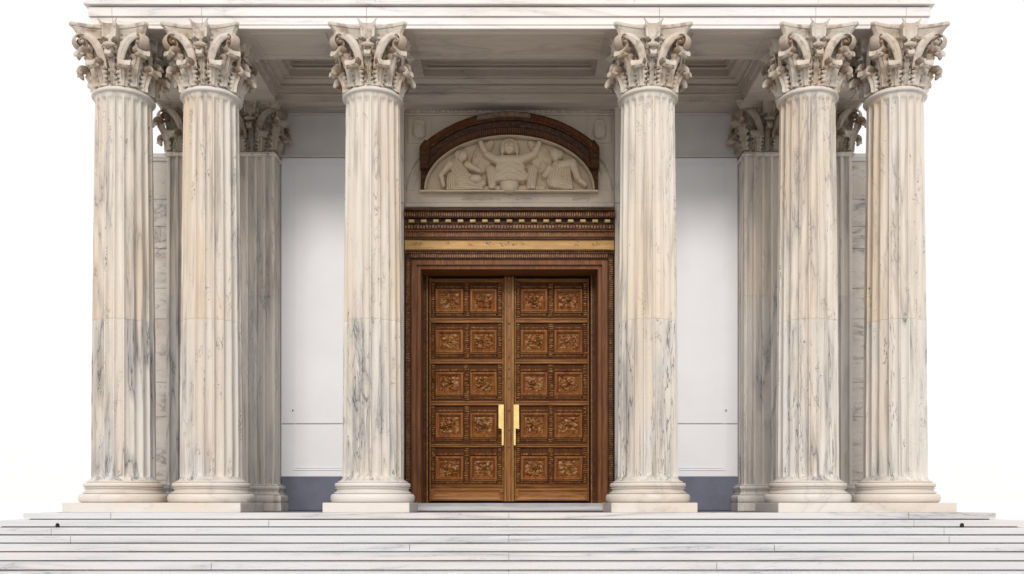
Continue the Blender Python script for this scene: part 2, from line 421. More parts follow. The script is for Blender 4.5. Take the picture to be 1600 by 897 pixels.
# ------------------------------------------------------------------ front columns
PL = 0.165      # plinth height
ZC = 7.19       # springing of the capitals
NF = 20
def shaftR(z):
    q = (z - 0.55) / (7.15 - 0.55); q = min(1, max(0, q))
    return 0.522 - 0.062 * q ** 1.4
def shaft_mb():
    mb = MB(); rs = []
    zs = [0.53, 0.56, 0.575]
    zs += [0.60 + 0.012 * i for i in range(9)]
    z = 0.75
    while z < 6.88: zs.append(z); z += 0.17
    for zz in (3.262, 3.268, 3.274, 3.28, 5.225, 5.23, 5.235): zs.append(zz)
    zs += [6.90 + 0.016 * i for i in range(9)] + [7.05, 7.10, 7.13]
    zs = sorted(zs); K = 9
    for z in zs:
        R = shaftR(z)
        if z < 0.60: R += 0.06 * ((0.60 - z) / 0.07) ** 2
        if z > 7.05: R += 0.035 * ((z - 7.05) / 0.08) ** 2
        if abs(z - 3.271) < 0.004: R -= 0.007
        d = 0.060
        if z < 0.70: q = (z - 0.60) / 0.10; d *= math.sqrt(max(0, 1 - (1 - max(0, q)) ** 2)) if q > 0 else 0
        if z > 6.90: q = 1 - (z - 6.90) / 0.13; d *= math.sqrt(max(0, 1 - (1 - max(0, q)) ** 2)) if q > 0 else 0
        ring = []
        for i in range(NF):
            for k in range(K):
                u = k / K
                if u < 0.13: w = 0
                else: v = (u - 0.13) / 0.87; w = math.sqrt(max(0, 1 - (2 * v - 1) ** 2)) ** 0.85
                th = 2 * PI * (i + u) / NF + 0.05
                # chips and wear
                wr = 0.006 * noise.noise(Vector((math.cos(th) * 4, math.sin(th) * 4, z * 3)))
                r = R - d * w + (wr if w < 0.3 else wr * 0.3)
                ring.append((r * math.cos(th), r * math.sin(th), z))
        rs.append(ring)
    return mb.rings(rs)

def torus_prof(rmid, z0, z1, bulge, n=7):
    return [(rmid + bulge * math.sin(PI * i / (n - 1)), z0 + (z1 - z0) * (0.5 - 0.5 * math.cos(PI * i / (n - 1)))) for i in range(n)]
base_prof = ([(0.66, PL)] + torus_prof(0.685, PL + 0.004, 0.315, 0.04, 9) + [(0.640, 0.317), (0.640, 0.324), (0.662, 0.326), (0.662, 0.348), (0.640, 0.350), (0.618, 0.365), (0.612, 0.39), (0.625, 0.408), (0.645, 0.410), (0.645, 0.420), (0.615, 0.422), (0.615, 0.428)]
             + torus_prof(0.625, 0.430, 0.505, 0.028, 9) + [(0.58, 0.507), (0.58, 0.513), (0.60, 0.515), (0.595, 0.532), (0.58, 0.535)])

def make_column():
    t = thing('marble_column', '', 'column')
    obj('column_base', MB().lathe(base_prof, 72), M['base'], t, smooth=40)
    sh = obj('shaft', shaft_mb(), M['shaft'], t, smooth=38); sh['ochre'] = 0.0
    ring = MB().lathe([(0.45, 7.10)] + [(0.475, 7.10)] + torus_prof(0.485, 7.105, 7.165, 0.035, 9) + [(0.48, 7.17), (0.475, 7.19), (0.44, 7.195)], 72)
    obj('astragal', ring, M['base'], t, smooth=50)
    build_capital(t, False, M['capital'], ZC)
    return t
col0 = make_column()
XS = [-6.69, -5.17, -2.37, 2.40, 5.17, 6.69]
LBL = ['outermost fluted marble column at the left corner of the portico, sharing its plinth with a neighbour',
       'second fluted marble column from the left, on the inner end of the left paired plinth',
       'fluted marble column on its own plinth just left of the wooden doors',
       'fluted marble column with yellowed middle drum just right of the wooden doors',
       'second fluted marble column from the right, on the inner end of the right paired plinth',
       'outermost fluted marble column at the right corner of the portico, dark veins low on its shaft']
OCH = [0.05, 0.1, 0.08, 0.5, 0.08, 0.0]
for i, x in enumerate(XS):
    c = col0 if i == 0 else copy_tree(col0)
    c['label'] = LBL[i]; c['group'] = 'fluted front columns of the portico'; c.location = (x, 0, 0)
    for ch in c.children:
        if ch.name.startswith('shaft'): ch['ochre'] = OCH[i]

def plinth(x0, x1, lab):
    mb = MB().box(x0, x1, -0.72, 0.72, 0.0, PL)
    tag(obj('column_plinth', mb, M['base'], bevel=0.008), lab, 'plinth', 'low plinths under the front columns')
plinth(-7.42, -4.46, 'long low marble plinth under the two left corner columns')
plinth(-3.10, -1.66, 'square low marble plinth under the column left of the doors')
plinth(1.69, 3.12, 'square low marble plinth under the column right of the doors')
plinth(4.46, 7.42, 'long low marble plinth under the two right corner columns')

# ------------------------------------------------------------------ rear pilasters
PF = 2.45; WALL = 2.95
def pil_shaft_mb(h):
    mb = MB(); fl = []
    # outline: left side, front, right side with flutes
    def face(a, b, nrm, n):
        pts = []; A = Vector(a); B = Vector(b); N = Vector(nrm); L = (B - A)
        pts.append(A)
        for i in range(n):
            for k in range(9):
                u = (i + 0.13 + 0.74 * k / 8) / n * 0.92 + 0.04
                w = math.sqrt(max(0, 1 - (2 * k / 8 - 1) ** 2)) ** 0.7
                pts.append(A + L * u - N * 0.062 * w)
        return pts
    out = face((-h, 0.5), (-h, -0.5), (-1, 0), 5) + face((-h, -0.5), (h, -0.5), (0, -1), 5) + face((h, -0.5), (h, 0.5), (1, 0), 5)
    out.append(Vector((h, 0.5)))
    rs = []
    for z, s in ((0.53, 1.0), (4.31, 1.0), (4.312, 0.985), (4.322, 0.985), (4.324, 1.0), (7.12, 0.985)):
        rs.append([(p.x * s, p.y * s, z) for p in out])
    return mb.rings(rs)
def make_pilaster():
    t = thing('wall_pilaster', '', 'pilaster')
    h = 0.47
    obj('plinth', MB().rectprof(-h, h, -0.5, 0.5, [(0.17, 0.0), (0.17, PL)]), M['pil'], t, bevel=0.006)
    pr = [(o - 0.5, z) for o, z in base_prof]
    obj('pilaster_base', MB().rectprof(-h, h, -0.5, 0.5, [(max(0.0, (r) * 0.75), z) for r, z in pr]), M['pil'], t, smooth=40)
    sh = obj('shaft', pil_shaft_mb(h), M['pil'], t, smooth=35); sh['ochre'] = 0.0
    obj('astragal', MB().rectprof(-h, h, -0.5, 0.5, [(-0.02, 7.10), (0.015, 7.10)] + [(0.012 + b, z) for b, z in torus_prof(0.0, 7.105, 7.16, 0.03, 7)] + [(0.01, 7.165), (0.0, 7.19)]), M['pil'], t, smooth=45)
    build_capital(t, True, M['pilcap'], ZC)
    return t
p0 = make_pilaster()
PX = [(-6.40, 'rear fluted pilaster in the gap between the two left corner columns'),
      (-5.17, 'shaded rear fluted pilaster beside the left white wall panel'),
      (5.17, 'shaded rear fluted pilaster beside the right white wall panel'),
      (6.40, 'rear fluted pilaster in the gap between the two right corner columns')]
for i, (x, lb) in enumerate(PX):
    c = p0 if i == 0 else copy_tree(p0)
    c.location = (x, 2.95, 0); c['label'] = lb; c['group'] = 'rear pilasters against the wall'

# ------------------------------------------------------------------ walls
ZS = 8.165      # soffit level
bw = thing('rear_wall', 'shaded grey masonry wall behind the columns carrying the doorway', 'wall', (0, WALL, 0))
w = MB()
w.box(-6.34, -2.0, WALL, WALL + 0.5, 0.0, ZS + 0.3); w.box(2.0, 6.34, WALL, WALL + 0.5, 0.0, ZS + 0.3)
w.box(-1.99, 1.99, WALL + 0.003, WALL + 0.5, 5.4, ZS + 0.3)
w.box(-6.34, -5.94, WALL + 0.51, 13, 0.0, ZS + 0.3); w.box(5.94, 6.34, WALL + 0.51, 13, 0.0, ZS + 0.3); w.box(-6.34, 6.34, 12.6, 13.01, 0.0, ZS + 0.3)
obj('wall_masonry', w, M['wall'], bw)
# mouldings of the wall between pilasters and door surround
for sg in (-1, 1):
    a, b = (-4.69, -2.31) if sg < 0 else (2.31, 4.69)
    mb = MB()
    for z0, z1, o in ((Z_(178.5, WALL), ZS - 0.002, 0.05), (Z_(181, WALL), Z_(178.5, WALL), 0.065), (Z_(247, WALL), Z_(243, WALL), 0.04)):
        mb.box(a, b, WALL - o, WALL + 0.1, z0, z1)
    obj('wall_moulding', mb, M['wall'], bw)
for sg, side in ((-1, 'left'), (1, 'right')):
    a, b = (-4.685, -2.315) if sg < 0 else (2.315, 4.685)
    pt = thing('wall_panel', 'tall smooth white panel with thin grey joints on the wall %s of the doors' % side, 'panel', ((a + b) / 2, WALL, 0.7), 'white wall panels either side of the doors')
    zt = Z_(248, WALL); zj = Z_(663, WALL); zb = Z_(745, WALL); mb = MB()
    mb.cbox(a, b, WALL - 0.045, WALL - 0.002, zj + 0.012, zt, 0.01)
    mb.cbox(a, b, WALL - 0.045, WALL - 0.002, zb, zj - 0.004, 0.01)
    obj('panel_sheet', mb, M['panel'], pt)
    fx = sg * (CX - 458) * (WALL - CAMY - 0.05) / FPX; fz = Z_(642, WALL)
    obj('wall_fixing', MB().rings([[(fx + q_ * math.cos(PI * k / 6), WALL - y_, fz + q_ * 1.4 * math.sin(PI * k / 6)) for k in range(12)] for q_, y_ in ((0.02, 0.04), (0.02, 0.052), (0.013, 0.056))]), M['dark'], pt)
    # raised frame lines
    xo = X_(459, WALL) if sg < 0 else -X_(459, WALL)
    xi = -2.45 if sg < 0 else 2.45
    x0, x1 = min(xo, xi), max(xo, xi); mb = MB()
    y0, y1 = WALL - 0.058, WALL - 0.046; z2 = Z_(257, WALL); z3 = Z_(735, WALL)
    for ins, ww in ((0.0, 0.012), (0.045, 0.01)):
        mb.box(x0 + ins, x0 + ins + ww, y0, y1, z3 + ins, z2 - ins); mb.box(x1 - ins - ww, x1 - ins, y0, y1, z3 + ins, z2 - ins)
        mb.box(x0 + ins + ww, x1 - ins - ww, y0, y1, z2 - ins - ww, z2 - ins); mb.box(x0 + ins + ww, x1 - ins - ww, y0, y1, z3 + ins, z3 + ins + ww)
    obj('panel_frame', mb, M['panel'], pt)
    tag(obj('wall_skirting', MB().cbox(a, b, WALL - 0.06, WALL - 0.003, 0.006, zb - 0.006, 0.01), M['slate']),
        'dark slate blue skirting under the white panel %s of the doors' % side, 'skirting', 'slate skirtings under the white panels')
# low end walls beyond the pilasters
for sg, side in ((-1, 'left'), (1, 'right')):
    t = thing('end_wall', 'veined marble end wall with joints glimpsed between the two %s corner columns' % side, 'wall', (sg * 6.9, 2.7, 0), 'marble end walls beside the rear pilasters')
    mb = MB(); zz = [0.0, 0.62, 1.9, 2.6, 3.88, 4.5, 5.3, 5.75, 6.3, 7.06]
    for a, b in zip(zz[:-1], zz[1:]): mb.cbox(sg * 6.36, sg * 7.32, 2.62, 3.1, a + 0.003, b - 0.003, 0.006)
    obj('block_courses', mb, M['ante'], t)
    obj('coping', MB().rectprof(*(sorted((sg * 6.38, sg * 7.30)) + [2.60, 3.1]), [(0.0, 7.062), (0.03, 7.08), (0.03, 7.11), (0.07, 7.12), (0.07, 7.19)]), M['entab'], t)
    obj('base_course', MB().rectprof(*(sorted((sg * 6.38, sg * 7.30)) + [2.62, 3.1]), [(0.10, 0.0), (0.10, 0.3), (0.05, 0.34), (0.05, 0.45), (0.01, 0.5)]), M['pil'], t)

# ------------------------------------------------------------------ entablature
HX = 7.06
en = thing('entablature', 'white marble entablature with stepped bands running across the tops of the columns', 'entablature', (0, 0, ZS))
mb = MB()
layers = [(-0.012, ZS, ZS + 0.058), (0.0, ZS + 0.06, ZS + 0.186), (0.030, ZS + 0.192, ZS + 0.345), (0.085, ZS + 0.365, ZS + 0.395), (0.055, ZS + 0.40, ZS + 1.0)]
cuts = [X_(176, -0.46), X_(316, -0.46), X_(573, -0.46), X_(1030, -0.46), X_(1274, -0.46), X_(1415, -0.46)]
for li, (o, z0, z1) in enumerate(layers):
    xs = [-HX - o] + (cuts if li in (1, 2, 4) else []) + [HX + o]
    if li == 4: xs = [-HX - o] + [c + random.uniform(-0.5, 0.5) for c in cuts] + [HX + o]
    for a, b in zip(xs[:-1], xs[1:]):
        g = 0.0022
        mb.cbox(a + g, b - g, -0.46 - o, 0.0, z0, z1, 0.004)
mb.box(-HX + 0.0, HX - 0.0, -0.435, -0.02, ZS + 0.02, ZS + 1.0)
obj('front_bands', mb, M['entab'], en)
mb = MB()
mb.rectprof(-HX + 0.01, HX - 0.01, -0.44, 13.0, [(0.03, ZS + 1.003), (0.12, ZS + 1.05), (0.12, ZS + 1.1), (0.32, ZS + 1.16), (0.34, ZS + 1.32), (0.42, ZS + 1.45), (0.42, ZS + 1.5)])
obj('cornice', mb, M['entab'], en)
mb = MB()
for sg in (-1, 1):
    for li, (o, z0, z1) in enumerate(layers):
        mb.box(sg * (HX - 0.3), sg * (HX + o), 0.003, 13.0, z0, z1)
obj('side_bands', mb, M['entab'], en)
# ------------------------------------------------------------------ portico ceiling
ce = thing('portico_ceiling', 'shaded marble ceiling of the portico with three recessed coffers', 'ceiling', (0, 1.2, ZS))
BI = 4.65; YB0, YB1 = 0.62, 2.40
mb = MB()
mb.box(-HX + 0.31, HX - 0.31, 0.003, YB0, ZS - 0.004, ZS + 0.9)
mb.box(-HX + 0.31, -BI, YB0, 3.3, ZS - 0.004, ZS + 0.9); mb.box(BI, HX - 0.31, YB0, 3.3, ZS - 0.004, ZS + 0.9)
mb.box(-BI + .001, BI - .001, YB1, 3.3, ZS - 0.004, ZS + 0.9)
mb.box(-HX + 0.02, -HX + 0.30, 0.01, 12.9, ZS - 0.003, ZS + 0.9); mb.box(HX - 0.30, HX - 0.02, 0.01, 12.9, ZS - 0.003, ZS + 0.9)
mb.box(-HX + 0.31, HX - 0.31, -0.435, 0.0, ZS - 0.006, ZS + 0.015)
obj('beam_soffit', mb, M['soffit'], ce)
# raised margins on the soffits
mb = MB()
def margin(x0, x1, y0, y1, w_=0.05, zt=ZS - 0.004, th=0.018):
    for a in ((x0, x1, y0, y0 + w_), (x0, x1, y1 - w_, y1), (x0, x0 + w_, y0 + w_, y1 - w_), (x1 - w_, x1, y0 + w_, y1 - w_)):
        mb.box(a[0], a[1], a[2], a[3], zt - th, zt - 0.001)
margin(-1.62, 1.62, -0.33, 0.50); margin(-4.42, -3.12, -0.33, 0.50); margin(3.12, 4.42, -0.33, 0.50)
obj('soffit_margin', mb, M['soffit'], ce)
# stepped moulding ring rising from the beams to the ceiling plane
ZC0 = 8.56
def ringstep(mb, x0, x1, y0, y1, steps):
    """steps: list of (inset, z) from the opening edge inwards/upwards; builds a hollow stepped ring"""
    loops = [[(x0 + i, y0 + i, z), (x1 - i, y0 + i, z), (x1 - i, y1 - i, z), (x0 + i, y1 - i, z)] for i, z in steps]
    mb.rings(loops, cap=False)
mb = MB()
ringstep(mb, -BI, BI, YB0, YB1, [(0.002, ZS - 0.003), (0.002, ZS + 0.125), (0.05, ZS + 0.127), (0.05, ZS + 0.148), (0.03, ZS + 0.150), (0.03, ZS + 0.162), (0.06, ZS + 0.164), (0.06, ZS + 0.255), (0.12, ZS + 0.258), (0.12, ZS + 0.282), (0.09, ZS + 0.284), (0.09, ZS + 0.30), (0.14, ZS + 0.33), (0.19, ZS + 0.37), (0.19, ZC0)])
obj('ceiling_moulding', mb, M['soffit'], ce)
# ceiling plane with three openings
ops = [(-4.32, -2.30), (-1.68, 1.68), (2.30, 4.32)]; oy0, oy1 = 0.92, 2.14
mb = MB(); xs = [-BI + 0.12, -4.32, -2.30, -1.68, 1.68, 2.30, 4.32, BI - 0.12]
for i in range(0, 7):
    if i % 2 == 0: mb.box(xs[i], xs[i + 1], oy0, oy1, ZC0, ZC0 + 0.05)
mb.box(-BI + 0.12, BI - 0.12, YB0 + 0.12, oy0, ZC0, ZC0 + 0.05); mb.box(-BI + 0.12, BI - 0.12, oy1, YB1 - 0.12, ZC0, ZC0 + 0.05)
obj('ceiling_plane', mb, M['soffit'], ce)
for a, b in ops:
    mb = MB()
    ringstep(mb, a, b, oy0, oy1, [(0.002, ZC0 + 0.001), (0.002, ZC0 + 0.13), (0.07, ZC0 + 0.133), (0.07, ZC0 + 0.155), (0.04, ZC0 + 0.157), (0.04, ZC0 + 0.18), (0.10, ZC0 + 0.183), (0.10, ZC0 + 0.25), (0.15, ZC0 + 0.253), (0.15, ZC0 + 0.29), (0.18, ZC0 + 0.292), (0.18, ZC0 + 0.42)])
    mb.box(a + 0.17, b - 0.17, oy0 + 0.17, oy1 - 0.17, ZC0 + 0.42, ZC0 + 0.46)
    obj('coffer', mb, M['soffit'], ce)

# ------------------------------------------------------------------ door surround (stone)
YT = 2.80       # face of the carved stone panel above the doorway
st = thing('carved_overdoor', 'carved stone panel with roundel corners above the wooden doors', 'stonework', (0, YT, 6.3))
mb = MB(); zb = Z_(325, YT) + 0.002; zt = ZS - 0.01
mb.box(-2.13, 2.13, YT, WALL - 0.002, zb, zt)
obj('stone_panel', mb, M['stone'], st)
mb = MB()
mb.box(-2.13, 2.13, YT - 0.04, YT - 0.002, Z_(181, YT), Z_(178.5, YT)); mb.box(-2.13, 2.13, YT - 0.03, YT - 0.002, Z_(168, YT), Z_(165.5, YT))
mb.box(-2.13, 2.13, YT - 0.05, YT - 0.002, Z_(325, YT) + 0.01, Z_(318, YT))
mb.box(-2.13, 2.13, YT - 0.025, YT - 0.002, Z_(317, YT), Z_(316, YT))
for sg in (-1, 1):   # square frames at the corners
    x0, x1 = sorted((sg * (CX - 637) * 18.8 / FPX, sg * (CX - 674) * 18.8 / FPX)); z0, z1 = Z_(224, YT), Z_(183, YT)
    for q in ((x0, x1, z1 - 0.02, z1), (x0, x1, z0, z0 + 0.02), (x0, x0 + 0.02, z0 + 0.021, z1 - 0.021), (x1 - 0.02, x1, z0 + 0.021, z1 - 0.021)):
        mb.box(q[0], q[1], YT - 0.02, YT - 0.002, q[2], q[3])
obj('string_course', mb, M['stone'], st)
mb = MB()  # frieze ornament
x = -2.08
while x < 2.06:
    w_ = random.choice((0.03, 0.045, 0.06, 0.09)); h0 = Z_(177.5, YT) + random.uniform(0, 0.02); h1 = Z_(169, YT) - random.uniform(0, 0.02)
    mb.cbox(x, x + w_, YT - 0.018, YT - 0.002, h0, h1, 0.008); x += w_ + random.choice((0.015, 0.02, 0.04))
obj('frieze_ornament', mb, M['stone'], st)
for sg in (-1, 1):
    cx = sg * (CX - 655) * 18.8 / FPX; cz = Z_(203, YT); a, b = 0.135, 0.20; mb = MB()
    def se(t, s): c_, s_ = math.cos(t), math.sin(t); return (cx + s * a * abs(c_) ** 0.7 * (1 if c_ > 0 else -1), cz + s * b * abs(s_) ** 0.7 * (1 if s_ > 0 else -1))
    rs = []
    for s, y in ((1.0, 0.0), (1.0, 0.03), (0.93, 0.045), (0.84, 0.03), (0.8, 0.012), (0.6, 0.03), (0.3, 0.05), (0.05, 0.055)):
        rs.append([(se(2 * PI * k / 28, s)[0], YT - 0.001 - y, se(2 * PI * k / 28, s)[1]) for k in range(28)])
    mb.rings(rs); obj('roundel', mb, M['stone'], st, smooth=40)
for (xa, xb) in ((722, 770), (775, 782), (806, 833), (895, 920)):   # worn raised characters, illegible
    mb = MB()
    x = X_(xa, YT); xe = X_(xb, YT)
    while x < xe:
        w_ = random.uniform(0.012, 0.022); mb.box(x, x + w_, YT - 0.035, YT - 0.001, Z_(314, YT) + random.uniform(0, .05), Z_(306, YT) + random.uniform(-0.02, .015)); x += w_ + random.uniform(0.014, 0.03)
    obj('worn_inscription', mb, M['stone'], st)
# stone archivolt lines round the hood
Z0 = Z_(300, YT); PXM = 18.8 / FPX
def ell(a, b, t): return (a * PXM * math.cos(t), Z0 + b * PXM * math.sin(t))
mb = MB()
for a, b, w_ in ((151, 108, 0.028), (160, 112, 0.016)):
    for rngs in ((0.02, 0.95), (PI - 0.95, PI - 0.02)):
        pa = []
        for i in range(24):
            t = rngs[0] + (rngs[1] - rngs[0]) * i / 23; x, z = ell(a, b, t); pa.append((x, YT - 0.004, z))
        mb.sweep(pa, (0, 1, 0), 0.02, w_, 6)
obj('archivolt', mb, M['stone'], st, smooth=60)
# jamb strips
for sg, side in ((-1, 'left'), (1, 'right')):
    t = thing('jamb_strip', 'narrow grey marble jamb strip on the %s edge of the doorway' % side, 'jamb', (sg * 2.22, 2.7, 0), 'marble jamb strips flanking the doorway')
    mb = MB(); x0, x1 = sorted((sg * 2.135, sg * 2.30)); zj = Z_(318, 2.7)
    mb.cbox(x0, x1, 2.66, WALL - 0.003, 0.004, zj - 0.004, 0.01); mb.cbox(x0, x1, 2.66, WALL - 0.003, zj + 0.004, Z_(172, 2.7), 0.01)
    obj('strip', mb, M['stone' if False else 'pil'], t)
    obj('strip_cap', MB().rectprof(x0, x1, 2.67, WALL - 0.02, [(0.0, Z_(172, 2.7) + 0.002), (0.02, Z_(169, 2.7)), (0.02, Z_(164, 2.7))]), M['pil'], t)

# ------------------------------------------------------------------ tympanum
ty = thing('tympanum_relief', 'half-round carved relief of three robed figures under a dark wooden arch', 'relief', (0, YT, Z0))
A_, B_ = 128 * PXM, 80 * PXM
def K(x, y): return ((x - 800) / 5.52 * PXM, (597 - y) / 5.52 * PXM)   # zoomed photo crop to metres
KS = PXM / 5.52
prim = []; G = [0]
def E(x, y, rx, ry, h, rot=0, fold=0): X0, Z1 = K(x, y); prim.append((G[0], 'e', X0, Z1, rx * KS, ry * KS, h, rot, fold))
def Cc(x0, y0, x1, y1, w0, w1, h, fold=0): a = K(x0, y0); b = K(x1, y1); prim.append((G[0], 'c', a[0], a[1], b[0], b[1], w0 * KS, w1 * KS, h, fold))
# wings of drapery behind the central figure
G[0] = 1; E(565, 330, 92, 125, 0.07, 0.25, 1); Cc(560, 300, 640, 190, 60, 34, 0.08, 1)
G[0] = 2; E(1075, 330, 95, 125, 0.07, -0.25, 1); Cc(1070, 300, 985, 190, 60, 34, 0.08, 1)
# bench
G[0] = 3; Cc(560, 572, 1090, 572, 24, 24, 0.05)
# left seated figure
G[0] = 4; Cc(345, 385, 400, 500, 70, 84, 0.12, 1); Cc(400, 500, 560, 540, 74, 46, 0.13, 1); Cc(300, 480, 300, 590, 46, 50, 0.10, 1); Cc(360, 575, 560, 588, 34, 20, 0.10, 1)
G[0] = 5; E(398, 312, 44, 52, 0.17, 0.2); E(366, 300, 40, 42, 0.14, 0.2)
G[0] = 6; Cc(290, 380, 215, 470, 34, 26, 0.14); Cc(215, 470, 235, 560, 26, 20, 0.13)
G[0] = 7; E(512, 512, 58, 40, 0.19)
G[0] = 8; Cc(440, 385, 540, 440, 34, 26, 0.15)
# right seated figure
G[0] = 9; Cc(1215, 400, 1190, 510, 66, 84, 0.12, 1); Cc(1200, 520, 1300, 560, 70, 50, 0.12, 1); Cc(1290, 430, 1310, 590, 44, 40, 0.11, 1)
G[0] = 10; E(1192, 302, 46, 56, 0.17, -0.25); E(1224, 300, 36, 44, 0.14)
G[0] = 11; Cc(1250, 385, 1340, 370, 40, 40, 0.15); Cc(1340, 370, 1385, 500, 40, 28, 0.15); Cc(1385, 500, 1450, 555, 28, 20, 0.12)
G[0] = 12; Cc(1140, 420, 1100, 480, 34, 28, 0.14)
# central robed figure
G[0] = 13; E(805, 420, 138, 100, 0.15, 0, 2); Cc(700, 480, 910, 480, 58, 58, 0.15, 2); Cc(720, 345, 890, 345, 46, 46, 0.15)
G[0] = 14; Cc(700, 350, 605, 300, 42, 36, 0.16); Cc(605, 300, 560, 215, 34, 26, 0.15); E(556, 200, 26, 24, 0.15)
G[0] = 15; Cc(905, 340, 1005, 300, 42, 36, 0.16); Cc(1005, 300, 1050, 220, 34, 26, 0.15); E(1054, 205, 26, 24, 0.15)
G[0] = 16; Cc(640, 430, 655, 590, 50, 34, 0.14, 1)
G[0] = 17; Cc(1000, 430, 985, 575, 52, 44, 0.14, 1)
G[0] = 18; E(800, 225, 82, 74, 0.12); Cc(735, 240, 738, 310, 20, 14, 0.10); Cc(866, 240, 866, 310, 20, 14, 0.10)
G[0] = 19; E(800, 245, 48, 58, 0.20)
def relief_h(x, z):
    hs = {}
    for i, p in enumerate(prim):
        if p[1] == 'e':
            dx_, dz_ = x - p[2], z - p[3]; c_, s_ = math.cos(p[7]), math.sin(p[7])
            u = (dx_ * c_ - dz_ * s_) / p[4]; v = (dx_ * s_ + dz_ * c_) / p[5]; q = u * u + v * v
            if q >= 1: continue
            h = p[6] * (0.55 + 0.45 * math.sqrt(1 - q)) * min(1, (1 - q) * 6 + 0.05); fold = p[8]; ph = math.atan2(v, u) * 5
        else:
            ax, az, bx, bz, w0, w1, hh, fold = p[2:]; ex, ez = bx - ax, bz - az; L = ex * ex + ez * ez
            t = max(0, min(1, ((x - ax) * ex + (z - az) * ez) / L)); w_ = w0 + (w1 - w0) * t; sd_ = math.hypot(x - ax - ex * t, z - az - ez * t); d = sd_ / w_
            if d >= 1: continue
            h = hh * (0.55 + 0.45 * math.sqrt(1 - d * d)) * min(1, (1 - d) * 5 + 0.05); ph = ((x - ax) * ez - (z - az) * ex) / math.sqrt(L) * 130
        if fold == 1: h -= 0.016 * max(0, math.sin(ph + 3 * noise.noise(Vector((x * 3, z * 3, i))))) ** 3
        if fold == 2: h -= 0.012 * max(0, math.sin(abs(x) * 30 + z * 55)) ** 4
        g_ = p[0]
        hs[g_] = max(hs.get(g_, 0), h)
    if not hs: best = 0.0
    else:
        v = sorted(hs.items(), key=lambda kv: -kv[1]); best = v[0][1]
    # face of the central figure: brow, nose and mouth
    X0, Z1 = K(800, 245); u, w = (x - X0) / KS, (z - Z1) / KS
    if abs(u) < 50 and abs(w) < 60:
        best += 0.03 * math.exp(-(u / 7) ** 2 - ((w + 4) / 16) ** 2) - 0.035 * (math.exp(-((u - 18) / 9) ** 2 - ((w - 6) / 6) ** 2) + math.exp(-((u + 18) / 9) ** 2 - ((w - 6) / 6) ** 2)) - 0.02 * math.exp(-(u / 14) ** 2 - ((w + 30) / 4) ** 2)
    return best * 1.5 + 0.003 * noise.noise(Vector((x * 9, z * 9, 2)))
mb = MB(); NUc, NVc = 300, 104
def rel(u, v):
    x = (u * 2 - 1) * A_; e = math.sqrt(max(0.0, 1 - (u * 2 - 1) ** 2)); z = v * B_ * e
    edge = 0 if (v == 0 or v == 1 or u in (0, 1)) else 1
    return (x, YT - 0.012 - relief_h(x, z) * 1.0 * edge, Z0 + z)
mb.grid(NUc, NVc, rel)
obj('relief_carving', mb, M['relief'], ty, smooth=60)
# arch bands between the relief ellipse and the hood outline
def curves(f, t):
    """f 0 = relief edge, 1 = hood outer outline ; t -1..1 across the span"""
    ain, bin_ = 129, 81
    th = PI / 2 - t * 1.34
    xi, zi = ain * math.cos(th), bin_ * math.sin(th)
    th2 = t * 0.742; R = 203
    xo, zo = R * math.sin(th2), (115 - R) + R * math.cos(th2)
    xo2, zo2 = 137.5 * t / 1.0, 0
    x = xi + (xo - xi) * f; z = zi + (zo - zi) * f
    return x * PXM, Z0 + z * PXM
def band(f0, f1, y0, y1, n=61, t0=-1, t1=1):
    m = MB(); rs = []
    for i in range(n):
        t = t0 + (t1 - t0) * i / (n - 1)
        a = curves(f0, t); b = curves(f1, t)
        rs.append([(a[0], YT - 0.001, a[1]), (a[0], YT - y0, a[1]), (b[0], YT - y1, b[1]), (b[0], YT - 0.001, b[1])])
    m.rings(rs); return m
ah = obj('arch_hood', band(0.70, 1.0, 0.25, 0.34), M['wooddark'], ty, smooth=30)
obj('arch_band', band(0.46, 0.69, 0.17, 0.19), M['wooddark'], ty, smooth=30)
obj('arch_band', band(0.12, 0.45, 0.12, 0.155), M['wooddark'], ty, smooth=30)
m = MB(); pa = []
for i in range(61):
    th = PI * i / 60; pa.append((131 * PXM * math.cos(th), YT - 0.10, Z0 + 83 * PXM * math.sin(th)))
m.sweep(pa, (0, 1, 0), 0.10, 0.02, 8); obj('arch_fillet', m, M['relief'], ty, smooth=50)
def ticks(f0, f1, y, n, wfac=0.45, t0=-0.97, t1=0.97, skip=None):
    m = MB()
    for i in range(n):
        t = t0 + (t1 - t0) * i / (n - 1)
        if skip and skip(t): continue
        dt = (t1 - t0) / n * wfac / 2
        q = [curves(f0, t - dt), curves(f0, t + dt), curves(f1, t + dt), curves(f1, t - dt)]
        m.rings([[(a[0], YT - 0.02, a[1]) for a in q], [(a[0], YT - y, a[1]) for a in q]])
    return m
obj('dentil_course', ticks(0.20, 0.40, 0.165, 96), M['woodframe'], ty)
obj('dentil_course', ticks(0.76, 0.94, 0.345, 42, 0.5, -0.97, -0.35), M['woodframe'], ty)
obj('dentil_course', ticks(0.76, 0.94, 0.345, 50, 0.5, 0.23, 0.97), M['woodframe'], ty)
obj('keystone_panel', band(0.80, 0.96, 0.345, 0.352, 14, -0.33, 0.21), M['keystone'], ty, smooth=30)
for sg in (-1, 1):   # square-cut ends of the hood
    q = [(125, 30), (138.5, 30), (138.5, 62.5), (130, 74), (122, 66)]
    obj('hood_end', MB().rings([[(sg * a * PXM, YT - 0.002, Z0 + b * PXM) for a, b in q], [(sg * a * PXM, YT - 0.30, Z0 + b * PXM) for a, b in q]]), M['wooddark'], ty, bevel=0.012)
